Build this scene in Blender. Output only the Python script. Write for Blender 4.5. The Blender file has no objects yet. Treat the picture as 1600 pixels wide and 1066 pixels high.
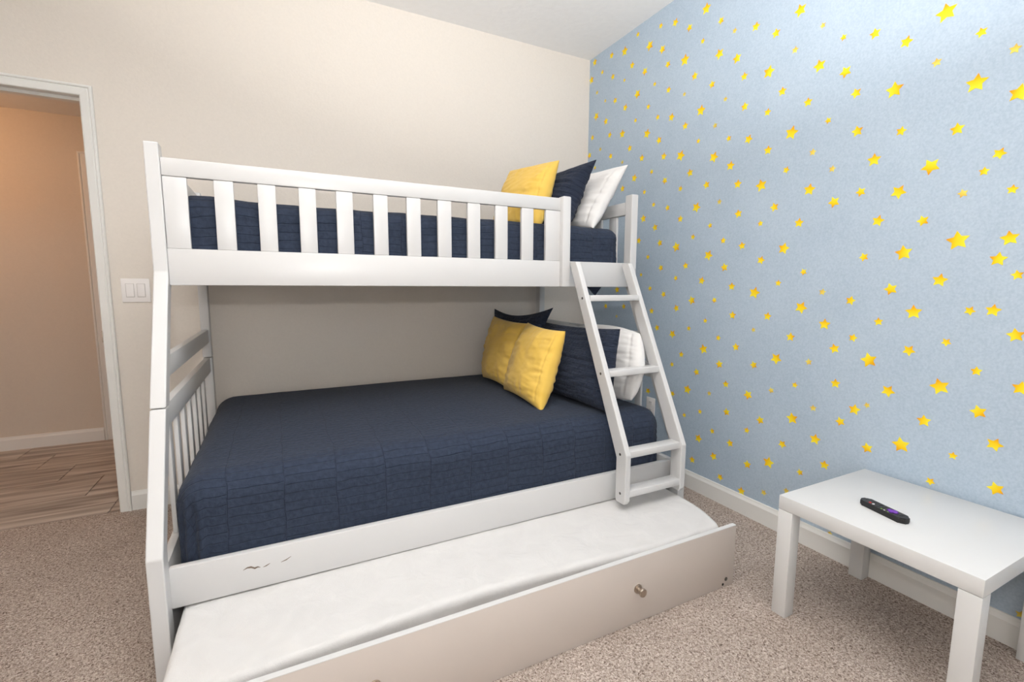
import bpy, bmesh, math, random
from mathutils import Vector, Matrix, noise

# ------------------------------------------------------------------ camera, world, lights, exposure
scene = bpy.context.scene
COL = scene.collection

FPX, YAW, PITCH, ROLL = 727.73, 0.464895, 0.117606, 0.00426
CAM = Vector((-2.14788, -3.01507, 1.19270))
fwd = Vector((math.sin(YAW) * math.cos(PITCH), math.cos(YAW) * math.cos(PITCH), -math.sin(PITCH)))
rgt = Vector((math.cos(YAW), -math.sin(YAW), 0.0))
upv = rgt.cross(fwd)
r2 = rgt * math.cos(ROLL) + upv * math.sin(ROLL)
u2 = -rgt * math.sin(ROLL) + upv * math.cos(ROLL)
cam_data = bpy.data.cameras.new('camera')
cam = bpy.data.objects.new('camera', cam_data)
COL.objects.link(cam)
cam.matrix_world = Matrix(((r2.x, u2.x, -fwd.x, CAM.x), (r2.y, u2.y, -fwd.y, CAM.y),
                           (r2.z, u2.z, -fwd.z, CAM.z), (0, 0, 0, 1)))
cam_data.sensor_width = 36.0
cam_data.sensor_fit = 'HORIZONTAL'
cam_data.lens = 36.0 * FPX / 1600.0
cam_data.clip_start = 0.02
scene.camera = cam

world = bpy.data.worlds.new('world')
scene.world = world
world.use_nodes = True
world.node_tree.nodes['Background'].inputs[0].default_value = (0.75, 0.85, 1.0, 1)
world.node_tree.nodes['Background'].inputs[1].default_value = 0.3

def light(name, kind, loc, energy, color, size=0.2, rot=(0, 0, 0), sizey=None):
    d = bpy.data.lights.new(name, kind)
    d.energy = energy
    d.color = color
    if kind == 'AREA':
        d.size = size
        if sizey:
            d.shape = 'RECTANGLE'
            d.size_y = sizey
        else:
            d.shape = 'DISK'
    else:
        d.shadow_soft_size = size
    o = bpy.data.objects.new(name, d)
    COL.objects.link(o)
    o.location = loc
    o.rotation_euler = rot
    return o

LAMP = (-2.05, -2.35, 2.849)                                          # ceiling lamp of the bedroom
light('ceiling_lamp_light', 'POINT', (LAMP[0], LAMP[1], 2.62), 8, (1.0, 0.97, 0.93), 0.12)
def aim(o, target):
    o.rotation_euler = (Vector(target) - o.location).to_track_quat('-Z', 'Y').to_euler()
# the photographer's flash just above the lens: a little of it goes straight into the room,
# most of it is bounced off the ceiling
fl = light('flash_light', 'AREA', (-2.16, -3.03, 1.40), 8.0, (1.0, 0.99, 0.97), 0.03)
aim(fl, (-1.2, -0.5, 1.3))
bo = light('bounce_light', 'AREA', (-2.05, -3.05, 1.62), 88, (1.0, 0.995, 0.99), 0.14)
aim(bo, (-1.74, -2.62, 2.85))
bo.data.spread = math.radians(125)
# added soft fill from behind the camera, lifts the wall under the bunk
light('added_fill_light', 'AREA', (-2.3, -4.27, 1.45), 17, (0.97, 0.985, 1.0), 1.5, (math.radians(90), 0, 0), 1.2)
light('hall_lamp_light', 'POINT', (-4.15, 0.75, 2.22), 10.5, (1.0, 0.52, 0.23), 0.10)

scene.view_settings.view_transform = 'Standard'
scene.view_settings.look = 'None'
scene.view_settings.gamma = 1.0
scene.view_settings.use_curve_mapping = False
scene.view_settings.exposure = -0.08

# ------------------------------------------------------------------ materials
def srgb(r, g, b):
    def f(c):
        c /= 255.0
        return c / 12.92 if c <= 0.04045 else ((c + 0.055) / 1.055) ** 2.4
    return (f(r), f(g), f(b), 1.0)

class NT:
    def __init__(self, name):
        self.m = bpy.data.materials.new(name)
        self.m.use_nodes = True
        self.t = self.m.node_tree
        self.b = self.t.nodes['Principled BSDF']
    def n(self, kind, **kw):
        x = self.t.nodes.new(kind)
        for k, v in kw.items():
            if k in x.inputs:
                x.inputs[k].default_value = v
            else:
                setattr(x, k, v)
        return x
    def l(self, a, b):
        self.t.links.new(a, b)
    def ramp(self, src, stops):
        r = self.n('ShaderNodeValToRGB')
        el = r.color_ramp.elements
        while len(el) < len(stops):
            el.new(0.5)
        for e, (p, c) in zip(el, stops):
            e.position = p
            e.color = c
        self.l(src, r.inputs[0])
        return r.outputs[0]
    def bump(self, src, strength, dist):
        b = self.n('ShaderNodeBump')
        b.inputs['Strength'].default_value = strength
        b.inputs['Distance'].default_value = dist
        self.l(src, b.inputs['Height'])
        self.l(b.outputs[0], self.b.inputs['Normal'])
        return b

def plain(name, col, rough=0.5, metal=0.0, spec=0.5):
    k = NT(name)
    k.b.inputs['Base Color'].default_value = col
    k.b.inputs['Roughness'].default_value = rough
    k.b.inputs['Metallic'].default_value = metal
    k.b.inputs['Specular IOR Level'].default_value = spec
    return k.m

def paint_wall(name, col, scale=90.0, bump=0.12, rough=0.75):
    k = NT(name)
    co = k.n('ShaderNodeTexCoord')
    nz = k.n('ShaderNodeTexNoise', Scale=scale, Detail=4.0)
    k.l(co.outputs['Object'], nz.inputs['Vector'])
    lo = tuple(c * 0.97 for c in col[:3]) + (1,)
    k.l(k.ramp(nz.outputs[0], [(0.3, lo), (0.7, col)]), k.b.inputs['Base Color'])
    k.b.inputs['Roughness'].default_value = rough
    k.b.inputs['Specular IOR Level'].default_value = 0.25
    k.bump(nz.outputs[0], bump, 0.004)
    return k.m

M = {}
M['wall'] = paint_wall('wall_paint', srgb(233, 225, 215))
M['hall_wall'] = paint_wall('hall_paint', srgb(220, 209, 195))
M['ceiling'] = paint_wall('ceiling_paint', srgb(246, 245, 244), 28.0, 0.35)
M['trim'] = plain('trim_white', srgb(236, 235, 231), 0.38)
M['bed'] = plain('bed_white_lacquer', srgb(208, 207, 206), 0.33)
M['trundle'] = plain('trundle_shaded_white', srgb(201, 191, 183), 0.36)  # white laminate darkened to beige, the front panel's shade put into the colour
M['table'] = plain('table_white_foil', srgb(213, 213, 212), 0.30)
M['gap'] = plain('joint_shadow_grey', srgb(200, 195, 190), 0.8)
M['plate'] = plain('switch_plastic', srgb(244, 240, 238), 0.35)
M['metal'] = plain('brushed_nickel', srgb(190, 178, 165), 0.28, 1.0)
M['bolt'] = plain('bolt_steel', srgb(110, 108, 105), 0.4, 1.0)
M['dark'] = plain('dark_recess', srgb(40, 38, 36), 0.8)
M['scuff'] = plain('scuffed_wood', srgb(120, 105, 92), 0.9)
M['black'] = plain('remote_black', srgb(24, 24, 26), 0.35)
M['button'] = plain('remote_button_grey', srgb(70, 72, 74), 0.5)
M['purple'] = plain('remote_purple', srgb(112, 52, 170), 0.45)
M['greendot'] = plain('remote_green', srgb(130, 190, 70), 0.5)
M['reddot'] = plain('remote_red', srgb(190, 60, 60), 0.5)
M['whitedot'] = plain('remote_white', srgb(225, 225, 225), 0.5)
M['mattress'] = plain('mattress_white', srgb(232, 230, 226), 0.85)

def wallpaper():
    k = NT('star_wallpaper_blue')
    co = k.n('ShaderNodeTexCoord')
    mp = k.n('ShaderNodeMapping')
    mp.inputs['Scale'].default_value = (1, 1, 1)
    k.l(co.outputs['Object'], mp.inputs[0])
    n1 = k.n('ShaderNodeTexNoise', Scale=140.0, Detail=3.0)
    n2 = k.n('ShaderNodeTexNoise', Scale=5.0, Detail=3.0)
    k.l(mp.outputs[0], n1.inputs['Vector'])
    k.l(mp.outputs[0], n2.inputs['Vector'])
    mx = k.n('ShaderNodeMath', operation='ADD')
    s2 = k.n('ShaderNodeMath', operation='MULTIPLY')
    s2.inputs[1].default_value = 0.35
    k.l(n2.outputs[0], s2.inputs[0])
    k.l(n1.outputs[0], mx.inputs[0])
    k.l(s2.outputs[0], mx.inputs[1])
    k.l(k.ramp(mx.outputs[0], [(0.45, srgb(170, 187, 203)), (0.9, srgb(186, 201, 215))]), k.b.inputs['Base Color'])
    k.b.inputs['Roughness'].default_value = 0.7
    k.b.inputs['Specular IOR Level'].default_value = 0.2
    k.bump(n1.outputs[0], 0.08, 0.002)
    return k.m
M['wallpaper'] = wallpaper()

def star_mat(name, light_c, mid_c, dark_c):
    k = NT(name)
    co = k.n('ShaderNodeTexCoord')
    sp = k.n('ShaderNodeSeparateXYZ')
    k.l(co.outputs['Object'], sp.inputs[0])
    ad = k.n('ShaderNodeMath', operation='ADD')
    ad.inputs[1].default_value = 0.5
    k.l(sp.outputs[2], ad.inputs[0])
    k.l(k.ramp(ad.outputs[0], [(0.2, light_c), (0.58, mid_c), (0.95, dark_c)]), k.b.inputs['Base Color'])
    k.b.inputs['Roughness'].default_value = 0.7
    k.b.inputs['Specular IOR Level'].default_value = 0.2
    return k.m
M['star'] = star_mat('star_print_yellow', srgb(252, 232, 60), srgb(250, 210, 30), srgb(236, 150, 30))
M['star_pale'] = star_mat('star_print_pale', srgb(236, 222, 110), srgb(232, 200, 84), srgb(216, 170, 84))

def carpet():
    k = NT('beige_fleck_carpet')
    co = k.n('ShaderNodeTexCoord')
    n1 = k.n('ShaderNodeTexNoise', Scale=150.0, Detail=2.5, Roughness=0.65, Distortion=1.2)
    n2 = k.n('ShaderNodeTexNoise', Scale=4.5, Detail=4.0)
    for x in (n1, n2):
        k.l(co.outputs['Object'], x.inputs['Vector'])
    c = k.ramp(n1.outputs[0], [(0.31, srgb(98, 83, 73)), (0.42, srgb(170, 152, 140)), (0.52, srgb(206, 190, 178)), (0.64, srgb(238, 226, 217))])
    d = k.ramp(n2.outputs[0], [(0.3, (0.88, 0.87, 0.86, 1)), (0.7, (1, 1, 1, 1))])
    mx = k.n('ShaderNodeMix', data_type='RGBA', blend_type='MULTIPLY')
    mx.inputs['Factor'].default_value = 1.0
    k.l(c, mx.inputs[6])
    k.l(d, mx.inputs[7])
    k.l(mx.outputs[2], k.b.inputs['Base Color'])
    k.b.inputs['Roughness'].default_value = 1.0
    k.b.inputs['Specular IOR Level'].default_value = 0.0
    k.bump(n1.outputs[0], 0.9, 0.012)
    return k.m
M['carpet'] = carpet()

def quilt_mat(name, c_hi, c_lo, row=0.030, brick=0.165, depth=0.007):
    k = NT(name)
    uv = k.n('ShaderNodeTexCoord')
    wob = k.n('ShaderNodeTexNoise', Scale=6.0, Detail=3.0)
    k.l(uv.outputs['UV'], wob.inputs['Vector'])
    sub = k.n('ShaderNodeVectorMath', operation='MULTIPLY_ADD')
    sub.inputs[1].default_value = (0.03, 0.03, 0)
    k.l(wob.outputs['Color'], sub.inputs[0])
    k.l(uv.outputs['UV'], sub.inputs[2])
    br = k.n('ShaderNodeTexBrick', offset=0.5, offset_frequency=2, squash=1.0)
    br.inputs['Scale'].default_value = 1.0
    br.inputs['Mortar Size'].default_value = 0.0028
    br.inputs['Mortar Smooth'].default_value = 1.0
    br.inputs['Brick Width'].default_value = row
    br.inputs['Row Height'].default_value = brick
    sx = k.n('ShaderNodeSeparateXYZ')
    cx = k.n('ShaderNodeCombineXYZ')
    k.l(sub.outputs[0], sx.inputs[0])
    k.l(sx.outputs[1], cx.inputs[0])
    k.l(sx.outputs[0], cx.inputs[1])
    k.l(cx.outputs[0], br.inputs['Vector'])
    fine = k.n('ShaderNodeTexNoise', Scale=60.0, Detail=3.0)
    k.l(uv.outputs['UV'], fine.inputs['Vector'])
    col = k.ramp(fine.outputs[0], [(0.3, c_lo), (0.7, c_hi)])
    mx = k.n('ShaderNodeMix', data_type='RGBA')
    mx.inputs[7].default_value = tuple(c * 0.72 for c in c_lo[:3]) + (1,)
    f = k.n('ShaderNodeMath', operation='MULTIPLY')
    f.inputs[1].default_value = 0.38
    k.l(br.outputs['Fac'], f.inputs[0])
    k.l(f.outputs[0], mx.inputs['Factor'])
    k.l(col, mx.inputs[6])
    k.l(mx.outputs[2], k.b.inputs['Base Color'])
    k.b.inputs['Roughness'].default_value = 0.9
    k.b.inputs['Specular IOR Level'].default_value = 0.15
    k.b.inputs['Sheen Weight'].default_value = 0.06
    k.b.inputs['Sheen Roughness'].default_value = 0.5
    h = k.n('ShaderNodeMath', operation='MULTIPLY_ADD')
    h.inputs[1].default_value = -1.0
    k.l(br.outputs['Fac'], h.inputs[0])
    k.l(fine.outputs[0], h.inputs[2])
    k.bump(h.outputs[0], 0.5, depth)
    return k.m
M['quilt'] = quilt_mat('navy_quilt', srgb(51, 60, 77), srgb(43, 50, 65))
M['sham'] = quilt_mat('navy_sham', srgb(47, 54, 70), srgb(39, 46, 61), 0.026, 0.33, 0.02)

def cloth(name, hi, lo, scale=14.0, bump=0.4, sheen=0.1):
    k = NT(name)
    uv = k.n('ShaderNodeTexCoord')
    n1 = k.n('ShaderNodeTexNoise', Scale=scale, Detail=4.0, Distortion=0.6)
    n2 = k.n('ShaderNodeTexNoise', Scale=420.0, Detail=1.0)
    k.l(uv.outputs['UV'], n1.inputs['Vector'])
    k.l(uv.outputs['UV'], n2.inputs['Vector'])
    k.l(k.ramp(n1.outputs[0], [(0.3, lo), (0.7, hi)]), k.b.inputs['Base Color'])
    k.b.inputs['Roughness'].default_value = 0.85
    k.b.inputs['Specular IOR Level'].default_value = 0.15
    k.b.inputs['Sheen Weight'].default_value = sheen
    ad = k.n('ShaderNodeMath', operation='MULTIPLY_ADD')
    ad.inputs[1].default_value = 0.12
    k.l(n2.outputs[0], ad.inputs[0])
    k.l(n1.outputs[0], ad.inputs[2])
    k.bump(ad.outputs[0], bump, 0.012)
    return k.m
M['yellow'] = cloth('mustard_velvet', srgb(232, 194, 98), srgb(222, 182, 82), 10, 0.35, 0.2)
M['white_cloth'] = cloth('white_cotton', srgb(228, 226, 224), srgb(220, 218, 216), 9, 0.35)
M['sheet'] = cloth('white_fitted_sheet', srgb(214, 212, 210), srgb(208, 206, 204), 11, 0.5)

def wood_tile(name, a, b, c):
    k = NT(name)
    co = k.n('ShaderNodeTexCoord')
    oi = k.n('ShaderNodeObjectInfo')
    mp = k.n('ShaderNodeMapping')
    mp.inputs['Scale'].default_value = (1.2, 16.0, 1.0)
    k.l(co.outputs['Object'], mp.inputs[0])
    ad = k.n('ShaderNodeVectorMath', operation='ADD')
    k.l(mp.outputs[0], ad.inputs[0])
    cb = k.n('ShaderNodeCombineXYZ')
    mu = k.n('ShaderNodeMath', operation='MULTIPLY')
    mu.inputs[1].default_value = 37.0
    k.l(oi.outputs['Random'], mu.inputs[0])
    k.l(mu.outputs[0], cb.inputs[0])
    k.l(mu.outputs[0], cb.inputs[1])
    k.l(cb.outputs[0], ad.inputs[1])
    n1 = k.n('ShaderNodeTexNoise', Scale=1.3, Detail=6.0, Distortion=0.5)
    k.l(ad.outputs[0], n1.inputs['Vector'])
    k.l(k.ramp(n1.outputs[0], [(0.3, a), (0.5, b), (0.7, c)]), k.b.inputs['Base Color'])
    k.b.inputs['Roughness'].default_value = 0.45
    return k.m
M['plank'] = wood_tile('wood_look_tile', srgb(122, 112, 104), srgb(172, 161, 151), srgb(206, 197, 188))
M['grout'] = plain('grout_brown', srgb(96, 80, 68), 0.9)

def emission(name, col, strength):
    k = NT(name)
    k.b.inputs['Base Color'].default_value = col
    k.b.inputs['Emission Color'].default_value = col
    k.b.inputs['Emission Strength'].default_value = strength
    return k.m
def glass():
    k = NT('added_window_glass')
    k.b.inputs['Transmission Weight'].default_value = 1.0
    k.b.inputs['Roughness'].default_value = 0.0
    return k.m
M['glass'] = glass()
M['lamp_glass'] = emission('lamp_glass', (1.0, 0.97, 0.92, 1), 5.0)
M['hall_glass'] = emission('hall_lamp_glass', (1.0, 0.72, 0.45, 1), 6.0)

# ------------------------------------------------------------------ builders (all take world coordinates)
WLOC = {}
def thing(name, loc, label, cat, group=None):
    o = bpy.data.objects.new(name, None)
    o.empty_display_size = 0.1
    COL.objects.link(o)
    o.location = loc
    WLOC[o.name] = Vector(loc)
    o['label'] = label
    o['category'] = cat
    if group:
        o['group'] = group
    return o

def sub_empty(name, loc, parent):
    o = bpy.data.objects.new(name, None)
    o.empty_display_size = 0.05
    COL.objects.link(o)
    o.parent = parent
    o.location = Vector(loc) - WLOC[parent.name]
    WLOC[o.name] = Vector(loc)
    return o

def finish(name, verts, faces, mat, parent=None, smooth=False, uvs=None, origin=None):
    vs = [Vector(v) for v in verts]
    if origin is None:
        lo = Vector((min(v.x for v in vs), min(v.y for v in vs), min(v.z for v in vs)))
        hi = Vector((max(v.x for v in vs), max(v.y for v in vs), max(v.z for v in vs)))
        origin = Vector(((lo.x + hi.x) / 2, (lo.y + hi.y) / 2, lo.z))
    origin = Vector(origin)
    me = bpy.data.meshes.new(name)
    me.from_pydata([tuple(v - origin) for v in vs], [], faces)
    if uvs:
        l = me.uv_layers.new(name='UVMap')
        for lp in me.loops:
            l.data[lp.index].uv = uvs[lp.vertex_index]
    if smooth:
        for p in me.polygons:
            p.use_smooth = True
    me.materials.append(mat)
    me.update()
    o = bpy.data.objects.new(name, me)
    COL.objects.link(o)
    WLOC[o.name] = origin
    if parent:
        o.parent = parent
        o.location = origin - WLOC[parent.name]
    else:
        o.location = origin
    return o

def from_bm(name, bm, mat, parent=None, smooth=False, angle=None):
    bm.normal_update()
    bmesh.ops.recalc_face_normals(bm, faces=bm.faces[:])
    bm.verts.index_update()
    verts = [v.co.copy() for v in bm.verts]
    faces = [[v.index for v in f.verts] for f in bm.faces]
    bm.free()
    o = finish(name, verts, faces, mat, parent, smooth)
    if angle is not None:
        o.data.set_sharp_from_angle(angle=math.radians(angle))
    return o

def bm_box(bm, x, y, z):
    x0, x1 = sorted(x); y0, y1 = sorted(y); z0, z1 = sorted(z)
    v = [bm.verts.new(p) for p in ((x0, y0, z0), (x1, y0, z0), (x1, y1, z0), (x0, y1, z0),
                                   (x0, y0, z1), (x1, y0, z1), (x1, y1, z1), (x0, y1, z1))]
    for q in ((0, 3, 2, 1), (4, 5, 6, 7), (0, 1, 5, 4), (1, 2, 6, 5), (2, 3, 7, 6), (3, 0, 4, 7)):
        bm.faces.new([v[i] for i in q])

def box(name, x, y, z, mat, parent=None, bevel=0.003, seg=2):
    bm = bmesh.new()
    bm_box(bm, x, y, z)
    if bevel:
        bmesh.ops.bevel(bm, geom=bm.edges[:], offset=bevel, segments=seg, affect='EDGES', profile=0.5)
    return from_bm(name, bm, mat, parent, bevel > 0.006, 40)

def multi_box(name, boxes, mat, parent=None):
    bm = bmesh.new()
    for b in boxes:
        bm_box(bm, *b)
    return from_bm(name, bm, mat, parent)

def prism_x(name, x, prof, mat, parent=None, bevel=0.003):
    """profile of (y, z) points extruded along x"""
    bm = bmesh.new()
    a = [bm.verts.new((x[0], p[0], p[1])) for p in prof]
    b = [bm.verts.new((x[1], p[0], p[1])) for p in prof]
    bm.faces.new(a)
    bm.faces.new(b[::-1])
    n = len(prof)
    for i in range(n):
        j = (i + 1) % n
        bm.faces.new((a[j], a[i], b[i], b[j]))
    bmesh.ops.recalc_face_normals(bm, faces=bm.faces[:])
    if bevel:
        bmesh.ops.bevel(bm, geom=bm.edges[:], offset=bevel, segments=2, affect='EDGES', profile=0.5)
    return from_bm(name, bm, mat, parent)

def lathe(name, base, axis, prof, mat, parent=None, seg=24):
    """prof: (distance along axis, radius)"""
    ax = Vector(axis).normalized()
    t = Vector((0, 0, 1)) if abs(ax.z) < 0.9 else Vector((1, 0, 0))
    e1 = ax.cross(t).normalized()
    e2 = ax.cross(e1)
    base = Vector(base)
    verts, faces = [], []
    for d, r in prof:
        for i in range(seg):
            an = 2 * math.pi * i / seg
            verts.append(base + ax * d + (e1 * math.cos(an) + e2 * math.sin(an)) * r)
    n = len(prof)
    for k in range(n - 1):
        for i in range(seg):
            j = (i + 1) % seg
            faces.append((k * seg + i, k * seg + j, (k + 1) * seg + j, (k + 1) * seg + i))
    faces.append(list(range(seg))[::-1])
    faces.append(list(range((n - 1) * seg, n * seg)))
    bm = bmesh.new()
    vs = [bm.verts.new(v) for v in verts]
    for f in faces:
        bm.faces.new([vs[i] for i in f])
    return from_bm(name, bm, mat, parent, True, 35)

def struct(o):
    o['kind'] = 'structure'
    return o

# ------------------------------------------------------------------ the room
H = 2.849
DXI, DXL = -2.943, -3.76           # door opening, right and left edge
DTOP = 2.083
YF, XL = -4.3, -4.15               # front wall and left wall
struct(box('floor', (XL, 0.0), (YF, 0.01), (-0.1, 0.0), M['carpet'], None, 0))
struct(box('ceiling', (XL - 0.12, 0.12), (YF - 0.12, 0.12), (H, H + 0.1), M['ceiling'], None, 0))
struct(multi_box('wall_back', [((XL - 0.12, DXL), (0, 0.12), (-0.1, H)), ((DXI, 0.12), (0, 0.12), (-0.1, H)),
                               ((DXL, DXI), (0, 0.12), (DTOP + 0.02, H))], M['wall']))
wall_right = struct(box('wall_right', (0, 0.12), (YF - 0.12, 0.0), (-0.1, H), M['wallpaper'], None, 0))
struct(box('wall_left', (XL - 0.12, XL), (YF - 0.12, 0.0), (-0.1, H), M['wall'], None, 0))
WX, WZ = (-3.05, -1.55), (0.85, 2.05)             # added, unseen window framing the fill light behind the camera
struct(multi_box('wall_front', [((XL, WX[0]), (YF - 0.12, YF), (-0.1, H)), ((WX[1], 0.0), (YF - 0.12, YF), (-0.1, H)),
                                (WX, (YF - 0.12, YF), (-0.1, WZ[0])), (WX, (YF - 0.12, YF), (WZ[1], H))], M['wall']))
w1 = struct(multi_box('added_window_1', [((WX[0], WX[0] + 0.05), (YF - 0.09, YF - 0.04), WZ), ((WX[1] - 0.05, WX[1]), (YF - 0.09, YF - 0.04), WZ),
                                   (WX, (YF - 0.09, YF - 0.04), (WZ[0], WZ[0] + 0.05)), (WX, (YF - 0.09, YF - 0.04), (WZ[1] - 0.05, WZ[1])),
                                   (WX, (YF - 0.085, YF - 0.045), (1.43, 1.47))], M['trim']))
for zz in ((WZ[0] + 0.05, 1.43), (1.47, WZ[1] - 0.05)):
    box('pane', (WX[0] + 0.05, WX[1] - 0.05), (YF - 0.068, YF - 0.062), zz, M['glass'], w1, 0)
box('added_window_sill', (WX[0] - 0.04, WX[1] + 0.04), (YF - 0.04, YF + 0.05), (WZ[0] - 0.025, WZ[0]), M['trim'], w1, 0.004)

def baseboard(name, p0, p1, inward, h=0.1025, t=0.014):
    """thin board with an eased top, running from p0 to p1 on the floor"""
    p0, p1, n = Vector(p0), Vector(p1), Vector(inward)
    prof = [(0, 0), (t, 0), (t, h - 0.022), (t * 0.62, h - 0.010), (t * 0.45, h), (0, h)]
    bm = bmesh.new()
    A = [bm.verts.new(p0 + n * d + Vector((0, 0, z))) for d, z in prof]
    B = [bm.verts.new(p1 + n * d + Vector((0, 0, z))) for d, z in prof]
    bm.faces.new(A); bm.faces.new(B[::-1])
    for i in range(len(prof)):
        j = (i + 1) % len(prof)
        bm.faces.new((A[j], A[i], B[i], B[j]))
    return struct(from_bm(name, bm, M['trim']))
baseboard('baseboard_right', (-0.0005, YF, 0), (-0.0005, 0, 0), (-1, 0, 0))
baseboard('baseboard_back', (-2.892, -0.0005, 0), (-0.016, -0.0005, 0), (0, -1, 0))
baseboard('baseboard_left', (XL + 0.0005, YF, 0), (XL + 0.0005, -0.016, 0), (1, 0, 0))

# door casing, jamb and stop
def casing_profile_v(name, x_in, x_out, z0, z1, y=-0.0005, d=-1):
    s = 1 if x_out > x_in else -1
    w = abs(x_out - x_in)
    prof = [(0, 0), (0, 0.010), (0.004, 0.013), (w * 0.62, 0.016), (w * 0.72, 0.013), (w * 0.8, 0.019), (w - 0.004, 0.019), (w, 0.015), (w, 0)]
    bm = bmesh.new()
    A = [bm.verts.new((x_in + s * a, y + d * b, z0)) for a, b in prof]
    B = [bm.verts.new((x_in + s * a, y + d * b, z1 + a)) for a, b in prof]      # mitred top
    bm.faces.new(A); bm.faces.new(B[::-1])
    for i in range(len(prof)):
        j = (i + 1) % len(prof)
        bm.faces.new((A[j], A[i], B[i], B[j]))
    return struct(from_bm(name, bm, M['trim']))
def casing_profile_h(name, x_l, x_r, z_in, w, y=-0.0005, d=-1):
    prof = [(0, 0), (0, 0.010), (0.004, 0.013), (w * 0.62, 0.016), (w * 0.72, 0.013), (w * 0.8, 0.019), (w - 0.004, 0.019), (w, 0.015), (w, 0)]
    bm = bmesh.new()
    A = [bm.verts.new((x_l - a, y + d * b, z_in + a)) for a, b in prof]
    B = [bm.verts.new((x_r + a, y + d * b, z_in + a)) for a, b in prof]
    bm.faces.new(A); bm.faces.new(B[::-1])
    for i in range(len(prof)):
        j = (i + 1) % len(prof)
        bm.faces.new((A[j], A[i], B[i], B[j]))
    return struct(from_bm(name, bm, M['trim']))
CW = 0.049
casing_profile_v('trim_1', DXI, DXI + CW, 0, DTOP)
casing_profile_v('trim_2', DXL, DXL - CW, 0, DTOP)
casing_profile_h('trim_3', DXL, DXI, DTOP, CW)
struct(multi_box('trim_4', [((DXI - 0.004, DXI + 0.012), (0, 0.12), (0, DTOP + 0.012)), ((DXL - 0.012, DXL + 0.004), (0, 0.12), (0, DTOP + 0.012)),
                            ((DXL, DXI), (0, 0.12), (DTOP + 0.004, DTOP + 0.019)),
                            ((DXL, DXI), (0.045, 0.082), (DTOP - 0.010, DTOP + 0.004)),
                            ((DXI - 0.015, DXI - 0.004), (0.045, 0.082), (0, DTOP))], M['trim']))
box('strike_plate', (DXI - 0.0065, DXI - 0.0035), (-0.004, 0.040), (0.90, 0.96), M['metal'])
sp = bpy.data.objects['strike_plate']
sp['kind'] = 'structure'

# hall beyond the door
HY = 1.51
struct(box('wall_hall', (-5.0, -2.2), (HY, HY + 0.1), (-0.1, 2.5), M['hall_wall'], None, 0))
struct(box('wall_hall_right', (-2.3, -2.2), (0.12, HY), (-0.1, 2.5), M['hall_wall'], None, 0))
struct(box('wall_hall_left', (-5.0, -4.9), (0.12, HY), (-0.1, 2.5), M['hall_wall'], None, 0))
struct(box('ceiling_hall', (-4.9, -2.3), (0.12, HY), (2.385, 2.485), M['ceiling'], None, 0))
hall_floor = struct(box('floor_hall', (-4.9, -2.3), (0.012, HY), (-0.1, -0.008), M['grout'], None, 0))
b = baseboard('baseboard_hall', (-4.9, HY - 0.0005, -0.004), (-3.392, HY - 0.0005, -0.004), (0, -1, 0))
# closed door in the hall
casing_profile_v('trim_5', -3.33, -3.388, -0.004, 2.085, HY - 0.0005)
casing_profile_h('trim_6', -3.33, -2.55, 2.085, 0.058, HY - 0.0005)
casing_profile_v('trim_7', -2.55, -2.492, -0.004, 2.085, HY - 0.0005)
d2 = struct(box('door_2', (-3.33, -2.55), (HY - 0.006, HY), (0.0, 2.085), M['trim'], None, 0.001))
for zz in ((0.2, 0.95), (1.1, 1.95)):
    box('door_panel', (-3.2, -2.68), (HY - 0.011, HY - 0.005), zz, M['trim'], d2, 0.004)
# wood-look planks, one by one
rows = [(0.012, 0.325, -3.0), (0.328, 0.648, -3.18), (0.651, 0.950, -3.40), (0.953, 1.247, -3.60), (1.250, 1.497, -3.80)]
for (y0, y1, xj) in rows:
    x = xj - 1.2
    while x < -2.3:
        a, c = max(x + 0.002, -4.9), min(x + 1.2 - 0.002, -2.3)
        if c - a > 0.05:
            box('plank', (a, c), (y0, y1), (-0.008, 0.0), M['plank'], hall_floor, 0.0015, 1)
        x += 1.2
hl = thing('hall_lamp', (-4.15, 0.75, 2.385), 'round glowing hall lamp on the hall ceiling, out beyond the doorway', 'lamp')
lathe('lamp_base', (-4.15, 0.75, 2.385), (0, 0, -1), [(0, 0.12), (0.02, 0.12), (0.025, 0.10)], M['metal'], hl)
lathe('lamp_glass', (-4.15, 0.75, 2.36), (0, 0, -1), [(0, 0.10), (0.02, 0.10), (0.035, 0.07), (0.042, 0.02)], M['hall_glass'], hl)
cl = thing('ceiling_lamp', LAMP, 'flush white dome lamp in the middle of the bedroom ceiling', 'lamp')
lathe('lamp_base', LAMP, (0, 0, -1), [(0, 0.19), (0.025, 0.19), (0.03, 0.17)], M['metal'], cl)
lathe('lamp_glass', (LAMP[0], LAMP[1], LAMP[2] - 0.03), (0, 0, -1), [(0, 0.17), (0.03, 0.165), (0.06, 0.13), (0.08, 0.07), (0.086, 0.02)], M['lamp_glass'], cl)

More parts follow.
